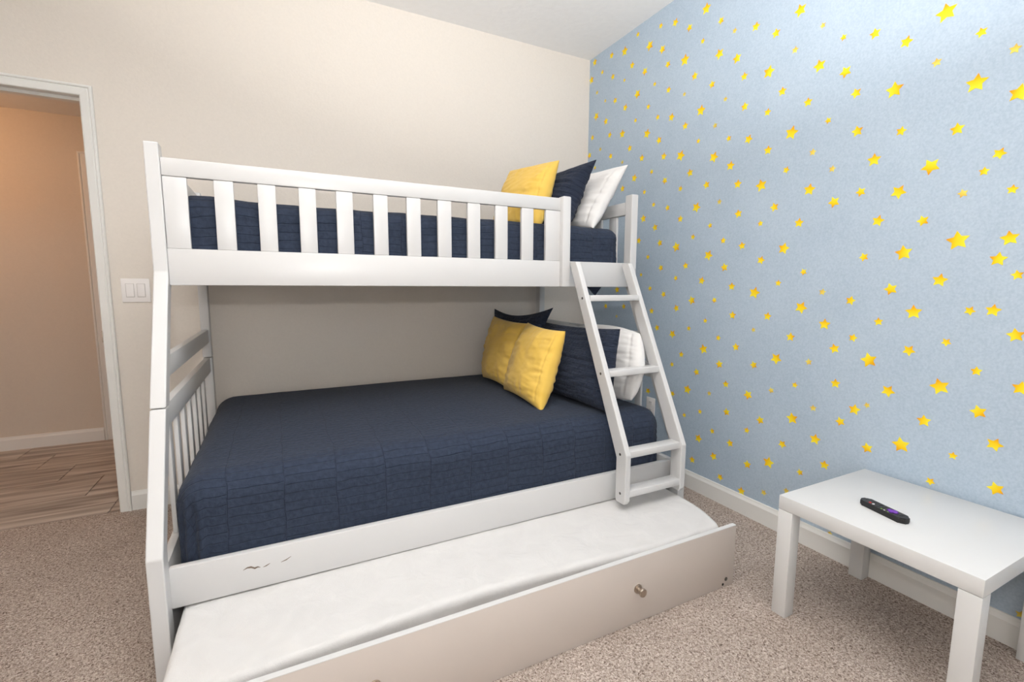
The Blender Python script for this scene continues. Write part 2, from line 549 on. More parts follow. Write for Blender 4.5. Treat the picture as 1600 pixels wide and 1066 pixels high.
STARS = [(-0.06,2.812,0.053),(-0.152,2.709,0.035),(-0.273,2.633,0.044),(0.003,2.703,0.058),(-0.397,2.565,0.026),(-0.095,2.591,0.032),(-0.194,2.501,0.028),
(-0.305,2.466,0.044),(-0.253,2.78,0.047),(-0.391,2.749,0.065),(-0.47,2.63,0.048),(-0.593,2.545,0.05),(-0.516,2.798,0.035),(-0.629,2.683,0.064),
(-0.72,2.756,0.035),(-0.74,2.614,0.053),(-0.837,2.72,0.048),(-0.947,2.641,0.044),(-0.791,2.509,0.044),(-0.686,2.436,0.03),(-0.53,2.431,0.06),
(-0.805,2.36,0.041),(-0.931,2.292,0.028),(-0.923,2.48,0.067),(-1.001,2.364,0.047),(-1.06,2.686,0.061),(-1.161,2.578,0.039),(-1.249,2.489,0.03),
(-1.046,2.528,0.032),(-1.37,2.453,0.045),(-1.479,2.374,0.044),(-1.59,2.42,0.057),(-1.578,2.259,0.033),(-1.162,2.414,0.057),(-1.272,2.347,0.052),
(-1.455,2.212,0.061),(-1.321,2.242,0.042),(-1.124,2.275,0.042),(-1.53,2.098,0.043),(-1.215,2.17,0.028),(-1.695,2.308,0.027),(-1.784,2.221,0.028),
(-1.902,2.183,0.042),(-2.011,2.105,0.044),(-1.694,2.146,0.055),(-1.803,2.079,0.049),(-1.851,1.979,0.042),(-1.987,1.944,0.062),(-2.124,2.153,0.065),
(-2.226,2.042,0.034),(-2.314,1.953,0.033),(-2.111,1.993,0.032),(-2.228,1.881,0.063),(-2.336,1.812,0.056),(-0.414,2.385,0.049),(-0.636,2.319,0.037),
(-0.093,2.427,0.061),(-0.208,2.358,0.052),(-0.52,2.271,0.032),(-0.723,2.229,0.036),(-0.838,2.194,0.05),(-0.052,2.289,0.044),(-0.256,2.252,0.045),
(-0.392,2.222,0.06),(-0.633,2.157,0.062),(-0.742,2.088,0.048),(-0.948,2.113,0.045),(-0.152,2.181,0.032),(-0.473,2.108,0.046),(-0.006,2.169,0.048),
(-0.273,2.104,0.045),(-0.593,2.017,0.048),(-0.401,2.035,0.03),(-0.788,1.982,0.048),(-0.923,1.954,0.066),(-0.092,2.065,0.029),(-0.528,1.905,0.055),
(-0.688,1.912,0.034),(-1,1.841,0.048),(-0.805,1.835,0.045),(-0.412,1.858,0.047),(-0.629,1.798,0.035),(-0.933,1.765,0.035),(-1.057,2.163,0.062),
(-1.334,2.094,0.044),(-1.462,2.027,0.038),(-1.589,1.897,0.065),(-1.158,2.054,0.032),(-1.049,2.003,0.03),(-1.25,1.963,0.033),(-1.367,1.928,0.047),
(-1.477,1.848,0.045),(-1.16,1.89,0.061),(-1.27,1.821,0.051),(-1.576,1.735,0.034),(-1.121,1.752,0.046),(-1.32,1.719,0.048),(-1.453,1.688,0.062),
(-1.655,2.009,0.041),(-1.749,1.903,0.029),(-1.868,1.826,0.046),(-1.693,1.786,0.033),(-1.782,1.696,0.031),(-1.691,1.626,0.055),(-2.19,1.743,0.044),
(-2.125,1.631,0.061),(-2.225,1.519,0.032),(-0.717,1.706,0.034),(-0.837,1.669,0.039),(-1.058,1.64,0.061),(-1.213,1.647,0.032),(-0.943,1.59,0.043),
(-0.628,1.631,0.054),(-0.737,1.563,0.049),(-1.16,1.528,0.032),(-0.593,1.493,0.045),(-0.785,1.463,0.046),(-0.921,1.429,0.062),(-1.044,1.477,0.034),
(-1.251,1.439,0.037),(-0.683,1.382,0.035),(-0.802,1.309,0.043),(-1,1.315,0.043),(-1.159,1.366,0.06),(-1.268,1.297,0.047),(-0.626,1.27,0.029),
(-0.928,1.244,0.035),(-1.122,1.227,0.047),(-1.32,1.195,0.044),(-0.714,1.181,0.035),(-0.396,1.694,0.047),(-1.334,1.568,0.046),(-1.462,1.504,0.031),
(-1.53,1.573,0.045),(-1.655,1.485,0.045),(-1.8,1.555,0.05),(-1.367,1.403,0.043),(-1.478,1.325,0.044),(-1.591,1.374,0.058),(-1.693,1.262,0.033),
(-1.576,1.212,0.033),(-1.454,1.164,0.062),(-1.783,1.172,0.032),(-1.335,1.044,0.044),(-1.533,1.05,0.043),(-1.694,1.1,0.059),(-1.803,1.031,0.052),
(-1.462,0.977,0.027),(-1.655,0.96,0.044),(-1.367,0.878,0.044),(-1.592,0.848,0.059),(-1.748,0.855,0.033),(-1.852,0.929,0.045),(-1.476,0.799,0.042),
(-1.899,1.138,0.041),(-2.12,1.101,0.056),(-2.008,1.057,0.035),(-1.987,0.898,0.064),(-1.868,0.778,0.043),(-2.064,0.785,0.051),(-2.226,1.358,0.069),
(-2.188,1.22,0.05),(-2.336,1.288,0.049),(-2.28,1.114,0.034),(-2.226,0.998,0.032),(-2.4,1.04,0.048),(-2.316,0.907,0.034),(-0.387,1.17,0.052),
(-0.264,1.049,0.045),(-0.464,1.055,0.043),(-0.39,0.982,0.026),(-0.834,1.145,0.042),(-0.736,1.037,0.043),(-0.944,1.064,0.046),(-1.058,1.114,0.053),
(-1.215,1.12,0.034),(-0.79,0.933,0.043),(-0.921,0.905,0.054),(-1.161,1.003,0.031),(-1.046,0.95,0.032),(-1.254,0.915,0.034),(-1.159,0.841,0.059),
(-0.999,0.789,0.04),(-0.929,0.718,0.034),(-1.271,0.771,0.048),(-1.119,0.702,0.043),(-1.319,0.669,0.041),(-1.058,0.587,0.058),(-1.215,0.596,0.031),
(-0.945,0.537,0.038),(-0.732,0.511,0.044),(-1.044,0.427,0.031),(-1.158,0.477,0.031),(-1.334,0.518,0.044),(-1.455,0.639,0.052),(-1.532,0.525,0.044),
(-1.461,0.452,0.035),(-1.249,0.387,0.034),(-1.157,0.317,0.053),(-1.367,0.353,0.044),(-1.267,0.246,0.049),(-1.12,0.175,0.044),(-1.477,0.273,0.046),
(-1.318,0.143,0.041),(-1.453,0.118,0.046),(-1.578,0.161,0.033),(-1.579,0.688,0.032),(-1.693,0.737,0.03),(-1.784,0.648,0.032),(-1.692,0.576,0.058),
(-1.901,0.617,0.042),(-1.996,0.711,0.026),(-1.803,0.508,0.052),(-1.654,0.438,0.042),(-1.591,0.324,0.061),(-1.852,0.404,0.043),(-1.748,0.331,0.033),
(-1.691,0.217,0.031),(-2.187,0.696,0.047),(-2.124,0.583,0.063),(-2.011,0.534,0.045),(-2.222,0.834,0.063),(-2.226,0.474,0.031),(-2.334,0.767,0.049),
(-2.384,0.666,0.048),(-2.281,0.592,0.029),(-2.401,0.516,0.048),(-2.428,0.869,0.048),(-1.899,0.104,0.023),(-2.498,0.119,0.03),(-2.022,1.783,0.037),
(-1.939,1.697,0.052),(-2.033,1.557,0.055),(-2.119,1.439,0.041),(-1.973,1.456,0.047),(-2.069,1.325,0.06),(-1.934,1.316,0.037),(-2.039,1.187,0.049),
(-1.921,0.983,0.036),(-2.118,0.954,0.045),(-2.307,1.633,0.039),(-2.349,1.511,0.032),(-2.274,1.583,0.031),(-2.357,1.355,0.051),(-2.339,1.118,0.044),
(-2.386,1.235,0.034),(-1.951,0.682,0.049),(-1.901,1.58,0.04),(-3.53,0.432,0.05),(-2.789,0.398,0.03),(-3.025,2.583,0.03),(-3.573,1.577,0.045),
(-3.596,2.609,0.045),(-3.367,2.45,0.045),(-3.986,1.759,0.05),(-2.707,0.629,0.05),(-3.396,2.654,0.06),(-2.504,2.489,0.06),(-3.655,1.279,0.045),
(-2.935,0.586,0.045),(-3.458,2.265,0.03),(-4.109,1.814,0.045),(-2.667,1.871,0.045),(-3.808,1.939,0.03),(-2.991,0.695,0.05),(-3.407,1.099,0.06),
(-3.272,1.635,0.045),(-3.942,0.323,0.035),(-3.404,1.697,0.035),(-3.877,2.627,0.045),(-2.85,0.273,0.03),(-1.517,2.681,0.045),(-4.195,0.923,0.035),
(-3.24,0.185,0.03),(-2.863,1.124,0.045),(-2.434,2.722,0.06),(-4.125,1.455,0.035),(-3.357,2.792,0.035),(-2.793,0.799,0.05),(-3.492,2.508,0.035),
(-2.729,0.244,0.045),(-2.978,0.851,0.045),(-4.094,2.61,0.06),(-3.894,1.664,0.03),(-3.223,1.894,0.045),(-3.217,1.195,0.05),(-4.023,2.724,0.035),
(-2.514,2.131,0.05),(-3.583,0.169,0.035),(-4.21,2.474,0.03),(-3.043,2.192,0.05),(-3.756,1.766,0.06),(-4.007,2.481,0.03),]

random.seed(11)
star_me = {}
for key in ('star', 'star_pale'):
    vs, fs = [], []
    for side, x in ((0, 0.0), (1, -0.0006)):
        vs.append((x, 0, 0))
        for i in range(10):
            a = math.pi / 2 + i * math.pi / 5
            r = 0.5 if i % 2 == 0 else 0.255
            vs.append((x, r * math.cos(a), r * math.sin(a)))
    for i in range(10):
        j = (i + 1) % 10
        fs.append((0, 1 + i, 1 + j))
        fs.append((11, 12 + j, 12 + i))
        fs.append((1 + i, 12 + i, 12 + j, 1 + j))
    me = bpy.data.meshes.new('star_print')
    me.from_pydata(vs, [], fs)
    me.materials.append(M[key])
    me.update()
    star_me[key] = me
for (y, z, s) in STARS:
    key = 'star_pale' if (s < 0.034 and random.random() < 0.55) else 'star'
    if y > -0.02:
        y = -s * 0.42
    o = bpy.data.objects.new('star_print', star_me[key])
    COL.objects.link(o)
    o.parent = wall_right
    o.location = Vector((-0.0004, y, z)) - WLOC['wall_right']
    o.scale = (1, s, s)
    o.rotation_euler = (random.choice([0.15, 0.45, -0.3, 0.0, 2.2, 3.4, -1.2, 1.1]) + random.uniform(-0.2, 0.2), 0, 0)

# ------------------------------------------------------------------ bunk bed
XA, XB = -2.520, -0.418            # outer faces of the posts
PW = 0.042                         # post width
xl, xr = XA + PW, XB - PW          # inner faces
bed = thing('bunk_bed', (-1.47, -0.75, 0.0), 'white wooden twin-over-full bunk bed with slatted guard rail and ladder', 'bunk bed')
W_ = M['bed']
SEAM = 0.807
def yfront(z):
    if z <= 0.411: return -1.45
    if z >= 1.235: return -1.05
    return -1.45 + (z - 0.411) / 0.824 * 0.40
D = 0.06
for x in ((XA, xl), (xr, XB)):
    ys = yfront(SEAM)
    lower = [(-1.45, 0.0), (-1.45, 0.411), (ys - 0.0008, SEAM - 0.0016), (ys + D, SEAM - 0.0016), (-1.45 + D, 0.411), (-1.45 + D, 0.0)]
    top = 1.662 if x[0] < -1 else 1.674
    upper = [(ys + 0.0008, SEAM + 0.0016), (-1.05, 1.235), (-1.05, top), (-1.05 + 0.055, top), (-1.05 + 0.055, 1.235), (ys + D, SEAM + 0.0016)]
    p = prism_x('post', x, lower, W_, bed, 0.004)
    prism_x('post', x, upper, W_, bed, 0.004)
    box('post', x, (-0.092, -0.037), (0.0, SEAM - 0.0016), W_, bed, 0.004)
    box('post', x, (-0.092, -0.037), (SEAM + 0.0016, top), W_, bed, 0.004)
# upper bunk side rails and guard
UF = -1.044                        # front plane of the guard
box('side_rail', (xl, xr), (UF, UF + 0.026), (1.190, 1.316), W_, bed, 0.003)
box('side_rail', (xl, xr), (-0.090, -0.066), (1.190, 1.316), W_, bed, 0.003)
box('guard_top_rail', (xl, -0.893), (UF, UF + 0.026), (1.557, 1.617), W_, bed, 0.004)
box('guard_top_rail', (xl, xr), (-0.090, -0.066), (1.557, 1.617), W_, bed, 0.004)
SL = [(-2.477, -2.408), (-2.330, -2.270), (-2.195, -2.136), (-2.059, -1.999), (-1.926, -1.864), (-1.785, -1.728), (-1.650, -1.591),
      (-1.516, -1.455), (-1.379, -1.319), (-1.244, -1.182), (-1.109, -1.046), (-0.978, -0.893)]
for a, c in SL:
    box('guard_slat', (a, c), (UF + 0.003, UF + 0.021), (1.3165, 1.5565), W_, bed, 0.002)
box('guard_end_post', (-0.898, -0.852), (-1.068, -1.020), (1.189, 1.624), W_, bed, 0.006)
# ends: cross bars and slats
for sgn, (xa, xb) in ((-1, (-2.513, -2.487)), (1, (-0.452, -0.426))):
    box('end_rail', (xa, xb), (-0.996, -0.092), (1.575, 1.642), W_, bed, 0.003)
    box('end_rail', (xa, xb), (-0.996, -0.092), (1.190, 1.316), W_, bed, 0.003)
    box('end_rail', (xa, xb), (yfront(0.93) + 0.055, -0.092), (0.885, 0.955), W_, bed, 0.003)
    box('end_rail', (xa, xb), (yfront(0.77) + 0.055, -0.092), (0.730, 0.806), W_, bed, 0.003)
    box('end_rail', (xa, xb), (-1.392, -0.092), (0.03, 0.345), W_, bed, 0.003)
    for k in range(7):
        yc = -1.127 + 0.1375 * k
        box('end_slat', (xa + 0.006, xb - 0.006), (yc - 0.022, yc + 0.022), (0.345, 0.730), W_, bed, 0.002)
    for k in range(6):
        yc = -0.878 + 0.137 * k
        box('end_slat', (xa + 0.006, xb - 0.006), (yc - 0.032, yc + 0.032), (1.316, 1.575), W_, bed, 0.002)
# lower bunk rails
LF = -1.397
lower_rail = box('side_rail', (xl - 0.002, xr + 0.002), (LF, LF + 0.026), (0.219, 0.347), W_, bed, 0.004)
box('side_rail', (xl, xr), (-0.090, -0.066), (0.219, 0.347), W_, bed, 0.004)
box('mattress_support', (xl + 0.003, xr - 0.003), (-1.368, -0.093), (0.255, 0.285), W_, bed, 0.002)
box('mattress_support', (xl + 0.003, xr - 0.003), (-1.016, -0.093), (1.215, 1.240), W_, bed, 0.002)
# scuffs where the lacquer is knocked off the lower rail
def scuff(pts, w, y, parent, name='scuff_mark'):
    vs, fs = [], []
    n = len(pts)
    for i, (x, z) in enumerate(pts):
        t = math.sin(math.pi * (i + 0.15) / (n - 0.7)) * w * 0.5 + 0.0004
        vs += [(x, y, z - t), (x, y, z + t)]
    for i in range(n - 1):
        fs.append((2 * i, 2 * i + 2, 2 * i + 3, 2 * i + 1))
    k = len(vs)
    vs += [(v[0], y + 0.0008, v[2]) for v in vs]
    fs += [tuple(k + i for i in f)[::-1] for f in fs]
    finish(name, vs, fs, M['scuff'], parent)
yS = LF - 0.0004
scuff([(-2.288, 0.292), (-2.277, 0.297), (-2.266, 0.2965), (-2.256, 0.290), (-2.247, 0.292), (-2.240, 0.289)], 0.006, yS, lower_rail)
scuff([(-2.232, 0.287), (-2.222, 0.290), (-2.212, 0.295)], 0.003, yS, lower_rail)
scuff([(-2.180, 0.290), (-2.165, 0.294), (-2.150, 0.302)], 0.003, yS, lower_rail)

# ladder
lad = sub_empty('ladder', (-0.68, -1.48, 0.25), bed)
LX = ((-0.850, -0.822), (-0.525, -0.497))
ld = 0.066
for x in LX:
    prof = [(-1.455, 0.262), (-1.462, 0.248), (-1.455 - ld + 0.010, 0.248), (-1.455 - ld, 0.262), (-1.455 - ld, 0.470), (-1.060 - ld, 1.285),
            (-1.060 - ld + 0.018, 1.312), (-1.060, 1.312), (-1.060, 1.30), (-1.455, 0.445)]
    s = prism_x('stringer', x, prof, W_, lad, 0.004)
def yb(z):
    return -1.455 if z < 0.45 else -1.455 + (z - 0.45) * 0.395 / 0.86
for z0, z1 in ((1.122, 1.150), (0.783, 0.812), (0.452, 0.482), (0.278, 0.308)):
    yy = yb((z0 + z1) / 2)
    box('rung', (-0.823, -0.524), (yy - ld + 0.003, yy - 0.004), (z0, z1), W_, lad, 0.004)
    lathe('bolt', (-0.8495, yy - ld * 0.5, (z0 + z1) / 2), (-1, 0, 0), [(0, 0.0062), (0.0012, 0.0062), (0.002, 0.004)], M['bolt'], lad, 12)

# ------------------------------------------------------------------ soft goods
def fnoise(x, y, z, s):
    return noise.noise(Vector((x * s, y * s, z * s)))

def draped(name, x, y, ztop, zbot, r, mat, wr, crown=0.0, n=0.02, parent=None, tuck=None, seed=0.0, fold=0.007):
    """cloth laid over a box: flat top, edges rounded with radius r, sides falling to zbot"""
    ix0, ix1, iy0, iy1 = x[0] + r, x[1] - r, y[0] + r, y[1] - r
    drop = r * math.pi / 2 + (ztop - r - zbot)
    u0, u1, v0, v1 = ix0 - drop, ix1 + drop, iy0 - drop, iy1 + drop
    nu, nv = int((u1 - u0) / n), int((v1 - v0) / n)
    verts, uvs, faces = [], [], []
    for j in range(nv + 1):
        v = v0 + (v1 - v0) * j / nv
        for i in range(nu + 1):
            u = u0 + (u1 - u0) * i / nu
            cx, cy = min(max(u, ix0), ix1), min(max(v, iy0), iy1)
            dx, dy = u - cx, v - cy
            d = math.hypot(dx, dy)
            if d > 1e-6:
                nx, ny = dx / d, dy / d
            else:
                nx = ny = 0.0
            a = min(d / r, math.pi / 2)
            h = r * math.sin(a)
            dz = r * (1 - math.cos(a)) + max(0.0, d - r * math.pi / 2)
            px, py, pz = cx + nx * h, cy + ny * h, ztop - dz
            fx = (px - x[0]) / (x[1] - x[0]); fy = (py - y[0]) / (y[1] - y[0])
            pz += crown * math.sin(math.pi * min(max(fx, 0), 1)) * math.sin(math.pi * min(max(fy, 0), 1)) if d < r * 1.6 else 0
            side = min(1.0, d / (r * 1.4))
            w = wr * (0.35 + 0.65 * side)
            q = fnoise(u + seed, v, 0.3, 7.0) * 0.6 + fnoise(u, v + seed, 1.7, 19.0) * 0.3
            px += nx * q * w; py += ny * q * w; pz += (1 - side) * q * w
            if abs(dx) > 1e-6 and abs(dy) > 1e-6:
                fo = fold * math.sin(math.atan2(dy, dx) * 13) * min(1.0, max(0.0, d - r * 0.7) / 0.09)
                px += nx * fo; py += ny * fo
            if tuck:
                px, py, pz = tuck(px, py, pz)
            verts.append((px, py, max(pz, zbot)))
            uvs.append((u, v))
    for j in range(nv):
        for i in range(nu):
            a = j * (nu + 1) + i
            f = (a, a + 1, a + nu + 2, a + nu + 1)
            if all(verts[k][2] <= zbot + 1e-6 for k in f):
                continue
            faces.append(f)
    used = sorted({k for f in faces for k in f})
    mp = {k: i for i, k in enumerate(used)}
    verts = [verts[k] for k in used]
    uvs = [uvs[k] for k in used]
    faces = [tuple(mp[k] for k in f) for f in faces]
    return finish(name, verts, faces, mat, parent, True, uvs)

def label(o, text, cat, group=None):
    o['label'] = text
    o['category'] = cat
    if group:
        o['group'] = group
    return o

m1 = box('mattress', (-2.44, -0.51), (-1.345, -0.108), (0.288, 0.585), M['mattress'], None, 0.05, 4)
label(m1, 'full size mattress of the lower bunk under the navy quilt', 'mattress')
m2 = box('mattress', (-2.44, -0.52), (-0.985, -0.108), (1.243, 1.475), M['mattress'], None, 0.04, 4)
label(m2, 'twin mattress of the upper bunk under the navy quilt', 'mattress')
q1 = draped('quilt', (-2.462, -0.486), (-1.364, -0.096), 0.600, 0.300, 0.085, M['quilt'], 0.007, 0.022, 0.02)
label(q1, 'navy blue stitched quilt spread over the lower bunk', 'quilt')
def q2_shape(px, py, pz):
    if pz > 1.42:
        pz += 0.013 * math.exp(-((px + 2.36) / 0.12) ** 2)      # bunched up at the foot end
    return px, py, pz
q2 = draped('quilt', (-2.458, -0.500), (-1.010, -0.098), 1.500, 1.245, 0.055, M['quilt'], 0.016, 0.012, 0.02, None, q2_shape, 5.0)
label(q2, 'navy blue stitched quilt spread over the upper bunk behind the guard slats', 'quilt')
# the corner of the upper quilt that hangs below the rail
HX = 0.085
hv = [(-0.75, -0.93, 1.24), (-0.62, -0.93, 1.24), (-0.735, -0.93, 1.20), (-0.63, -0.93, 1.20), (-0.675, -0.925, 1.142),
      (-0.75, -0.915, 1.24), (-0.62, -0.915, 1.24), (-0.735, -0.915, 1.20), (-0.63, -0.915, 1.20), (-0.675, -0.919, 1.142)]
hv = [(a + HX, b_, c) for a, b_, c in hv]
hf = [(0, 2, 3, 1), (2, 4, 3), (5, 6, 8, 7), (7, 8, 9), (0, 5, 7, 2), (2, 7, 9, 4), (1, 3, 8, 6), (3, 4, 9, 8)]
finish('hanging_corner', hv, hf, M['quilt'], q2, False, [(v[0], v[2]) for v in hv])

def pillow(name, BL, BR, TR, TL, t, mat, text, group, ear=0.07, wr=0.012, seed=0.0, sag=0.15, rd=0.0, n=84, fill=0.42):
    BL, BR, TR, TL = map(Vector, (BL, BR, TR, TL))
    wv, hv_ = (BR - BL).length, (TL - BL).length
    nrm = (BR - BL).cross(TL - BL).normalized()
    verts, uvs, faces = [], [], []
    idx = {}
    for side in (1, -1):
        for j in range(n + 1):
            for i in range(n + 1):
                a, b = 2 * i / n - 1, 2 * j / n - 1
                # denser towards the rim
                a = math.sin(a * math.pi / 2) ; b = math.sin(b * math.pi / 2)
                rim = i in (0, n) or j in (0, n)
                if rim and side == -1:
                    idx[(side, i, j)] = idx[(1, i, j)]
                    continue
                A = a * (1 - ear * (1 - b * b) * abs(a) ** 2)
                B = b * (1 - ear * (1 - a * a) * abs(b) ** 2)
                A, B = A * math.sqrt(1 - rd * B * B * 0.5), B * math.sqrt(1 - rd * A * A * 0.5)
                s, q = (A + 1) / 2, (B + 1) / 2
                p = BL * (1 - s) * (1 - q) + BR * s * (1 - q) + TR * s * q + TL * (1 - s) * q
                e = max(0.0, (1 - a * a)) * max(0.0, (1 - b * b))
                th = t * 0.5 * e ** fill * (1 - sag * b)
                ed = 1 - e ** 0.5
                wn = fnoise(a * 1.6 + seed, b * 1.6, side * 2.0, 1.3) * 0.9 + fnoise(a + seed, b * 2.2, side, 5.0) * (0.25 + 0.5 * ed)
                # gathers that run in from the side seams
                g = math.sin(b * 22 + seed * 3 + 3 * fnoise(a, b, seed, 2.0)) * max(0.0, abs(a) - 0.45) * (1 - abs(b)) * 0.55
                # creases that fan out from the right and lower seams
                cz = fnoise(a * 0.9 + seed, b * 6.5 + 0.8 * a, side * 3.0, 1.4) * max(0.0, abs(a) - 0.15) * 1.3
                cz += fnoise(a * 6.0 - seed, b * 0.9, side * 5.0, 1.2) * max(0.0, abs(b) - 0.35) * 1.1
                wn += cz * 1.35
                if mat is M['sham']:
                    th -= 0.0045 * abs(math.sin(b * 19 + 1.6 * fnoise(a * 1.5, b, seed, 1.5))) ** 6 * min(1.0, e * 5)
                else:
                    th -= 0.0045 * math.exp(-((a + 0.84) / 0.022) ** 2) * min(1.0, e * 8)
                if not rim:
                    th += wr * (wn + g) * min(1.0, e * 2.2)
                p = p + nrm * th * side
                idx[(side, i, j)] = len(verts)
                verts.append(p)
                uvs.append((s * wv + seed, q * hv_))
        for j in range(n):
            for i in range(n):
                f = [idx[(side, i, j)], idx[(side, i + 1, j)], idx[(side, i + 1, j + 1)], idx[(side, i, j + 1)]]
                faces.append(tuple(f if side == 1 else f[::-1]))
    o = finish(name, verts, faces, mat, None, True, uvs)
    return label(o, text, 'pillow', group)

ZQ = 0.612
# back row: white, then navy shams, then the mustard cushions (lower bunk)
GP = 'pillows on the lower bunk'
pillow('bed_pillow', (-0.66, -0.78, ZQ + .02), (-0.66, -0.12, ZQ + .02), (-0.55, -0.12, 0.97), (-0.55, -0.76, 0.97), 0.15, M['white_cloth'],
       'white bed pillow nearest the back wall on the lower bunk, mostly hidden', GP, -0.02, 0.014, 1.0, 0.1, 0.4)
pillow('bed_pillow', (-0.63, -1.325, ZQ + .005), (-0.63, -0.70, ZQ + .02), (-0.565, -0.70, 0.975), (-0.565, -1.30, 0.985), 0.16, M['white_cloth'],
       'white bed pillow behind the ladder on the lower bunk', GP, -0.03, 0.010, 2.3, 0.1, 0.45)
pillow('pillow_sham', (-0.90, -0.74, ZQ + .01), (-0.90, -0.12, ZQ + .01), (-0.80, -0.055, 1.035), (-0.79, -0.815, 1.075), 0.14, M['sham'],
       'navy pillow sham with pointed corners rising behind the two mustard cushions', GP, 0.22, 0.008, 3.1)
pillow('pillow_sham', (-0.80, -1.345, ZQ - .005), (-0.885, -0.66, ZQ + .01), (-0.765, -0.66, 0.985), (-0.725, -1.305, 0.995), 0.17, M['sham'],
       'navy quilted pillow sham behind the ladder on the lower bunk', GP, 0.06, 0.010, 4.2)
pillow('throw_cushion', (-1.02, -0.79, ZQ + .005), (-1.005, -0.335, ZQ + .005), (-0.90, -0.265, 0.998), (-0.90, -0.755, 0.985), 0.17, M['yellow'],
       'mustard yellow cushion nearest the back wall on the lower bunk', GP, 0.06, 0.010, 5.3)
pillow('throw_cushion', (-1.055, -1.15, ZQ - .012), (-1.045, -0.72, ZQ + .008), (-0.905, -0.735, 0.990), (-0.905, -1.115, 0.975), 0.17, M['yellow'],
       'mustard yellow cushion in front of the navy sham on the lower bunk', GP, 0.06, 0.011, 6.4)
ZU = 1.495
GU = 'pillows on the upper bunk'
pillow('bed_pillow', (-0.66, -0.985, ZU), (-0.64, -0.36, ZU), (-0.50, -0.36, 1.85), (-0.475, -1.025, 1.825), 0.15, M['white_cloth'],
       'white bed pillow leaning on the end rail of the upper bunk', GU, 0.05, 0.010, 7.5)
pillow('pillow_sham', (-0.80, -0.955, ZU), (-0.80, -0.33, ZU), (-0.66, -0.33, 1.86), (-0.652, -0.990, 1.838), 0.19, M['sham'],
       'navy pillow sham between the white pillow and the mustard cushion on the upper bunk', GU, 0.17, 0.012, 8.6)
pillow('throw_cushion', (-0.93, -0.90, ZU), (-1.02, -0.50, ZU), (-0.885, -0.465, 1.866), (-0.785, -0.845, 1.852), 0.16, M['yellow'],
       'mustard yellow cushion standing on the upper bunk', GU, 0.06, 0.010, 9.7)

# ------------------------------------------------------------------ trundle
TY = -1.846
trd = thing('trundle_bed', (-1.513, -1.6, 0.0), 'white trundle bed frame pulled out from under the bunk bed', 'trundle')
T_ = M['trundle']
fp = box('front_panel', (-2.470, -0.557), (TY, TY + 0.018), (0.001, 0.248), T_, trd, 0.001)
box('lit_top_edge', (-2.470, -0.557), (TY, TY + 0.018), (0.2481, 0.2505), M['bed'], fp, 0.0006, 1)  # whiter strip paints the light caught by the panel's top edge
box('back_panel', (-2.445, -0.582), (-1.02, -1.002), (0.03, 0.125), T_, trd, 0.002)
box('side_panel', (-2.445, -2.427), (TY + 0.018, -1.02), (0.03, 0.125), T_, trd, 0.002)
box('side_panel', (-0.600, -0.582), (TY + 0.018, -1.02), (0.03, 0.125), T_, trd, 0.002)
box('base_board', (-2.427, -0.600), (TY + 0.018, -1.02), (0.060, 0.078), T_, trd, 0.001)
for x in (-2.38, -0.66):
    for y in (-1.72, -1.12):
        lathe('caster_wheel', (x - 0.012, y, 0.030), (1, 0, 0), [(0, 0.026), (0.004, 0.030), (0.020, 0.030), (0.024, 0.026)], M['dark'], trd, 16)
for x in (-1.060, -1.967):
    lathe('knob', (x, TY, 0.132), (0, -1, 0), [(0, 0.0165), (0.003, 0.0165), (0.006, 0.008), (0.016, 0.0075), (0.021, 0.012), (0.027, 0.0155), (0.031, 0.0145), (0.033, 0.009)], M['metal'], fp, 24)
lathe('bolt', (-0.600, TY - 0.0002, 0.032), (0, -1, 0), [(0, 0.008), (0.001, 0.008), (0.0015, 0.005)], M['bolt'], fp, 12)
lathe('bolt', (-0.617, TY - 0.0002, 0.014), (0, -1, 0), [(0, 0.0055), (0.001, 0.0055), (0.0015, 0.003)], M['dark'], fp, 12)
scuff([(-2.150, 0.200), (-2.140, 0.197), (-2.130, 0.193)], 0.002, TY - 0.0004, fp)

def tm_shape(px, py, pz):
    if py < -1.5:
        k = min(1.0, (-1.5 - py) / 0.25)
        if px > -0.80:                              # rounded corner in plan
            px -= 0.085 * min(1.0, (-1.5 - py) / 0.30) ** 2 * (px + 0.80) / 0.31
        py += k * 0.048 * max(0.0, math.sin(math.pi * min(1.0, max(0.0, (px + 2.42) / 1.50))))
    return px, py, pz
tm = draped('trundle_mattress', (-2.455, -0.486), (-1.772, -1.03), 0.2125, 0.085, 0.020, M['sheet'], 0.004, 0.004, 0.0115, None, tm_shape, 2.0, 0.003)
label(tm, 'thin white mattress with fitted sheet in the trundle bed', 'mattress')
box('mattress_core', (-2.415, -0.545), (-1.70, -1.06), (0.079, 0.165), M['mattress'], tm, 0.03, 3)

# ------------------------------------------------------------------ side table and remote
tx0, tx1, ty0, ty1 = -0.566, -0.016, -2.566, -2.016
tab = thing('side_table', ((tx0 + tx1) / 2, (ty0 + ty1) / 2, 0), 'square white side table against the blue wallpaper', 'table')
box('table_top', (tx0, tx1), (ty0, ty1), (0.400, 0.450), M['table'], tab, 0.0015)
for x in ((tx0 + 0.0005, tx0 + 0.0505), (tx1 - 0.0505, tx1 - 0.0005)):
    for y in ((ty0 + 0.0005, ty0 + 0.0505), (ty1 - 0.0505, ty1 - 0.0005)):
        box('leg', x, y, (0.0, 0.3988), M['table'], tab, 0.0015)
rc = Vector((-0.386, -2.257, 0.45))
ang = math.atan2(-2.330 + 2.185, -0.406 + 0.368)          # direction of the long axis
rem = thing('remote_control', rc, 'slim black remote control with a purple direction pad lying on the white table', 'remote')
rem.rotation_euler = (0, 0, ang)
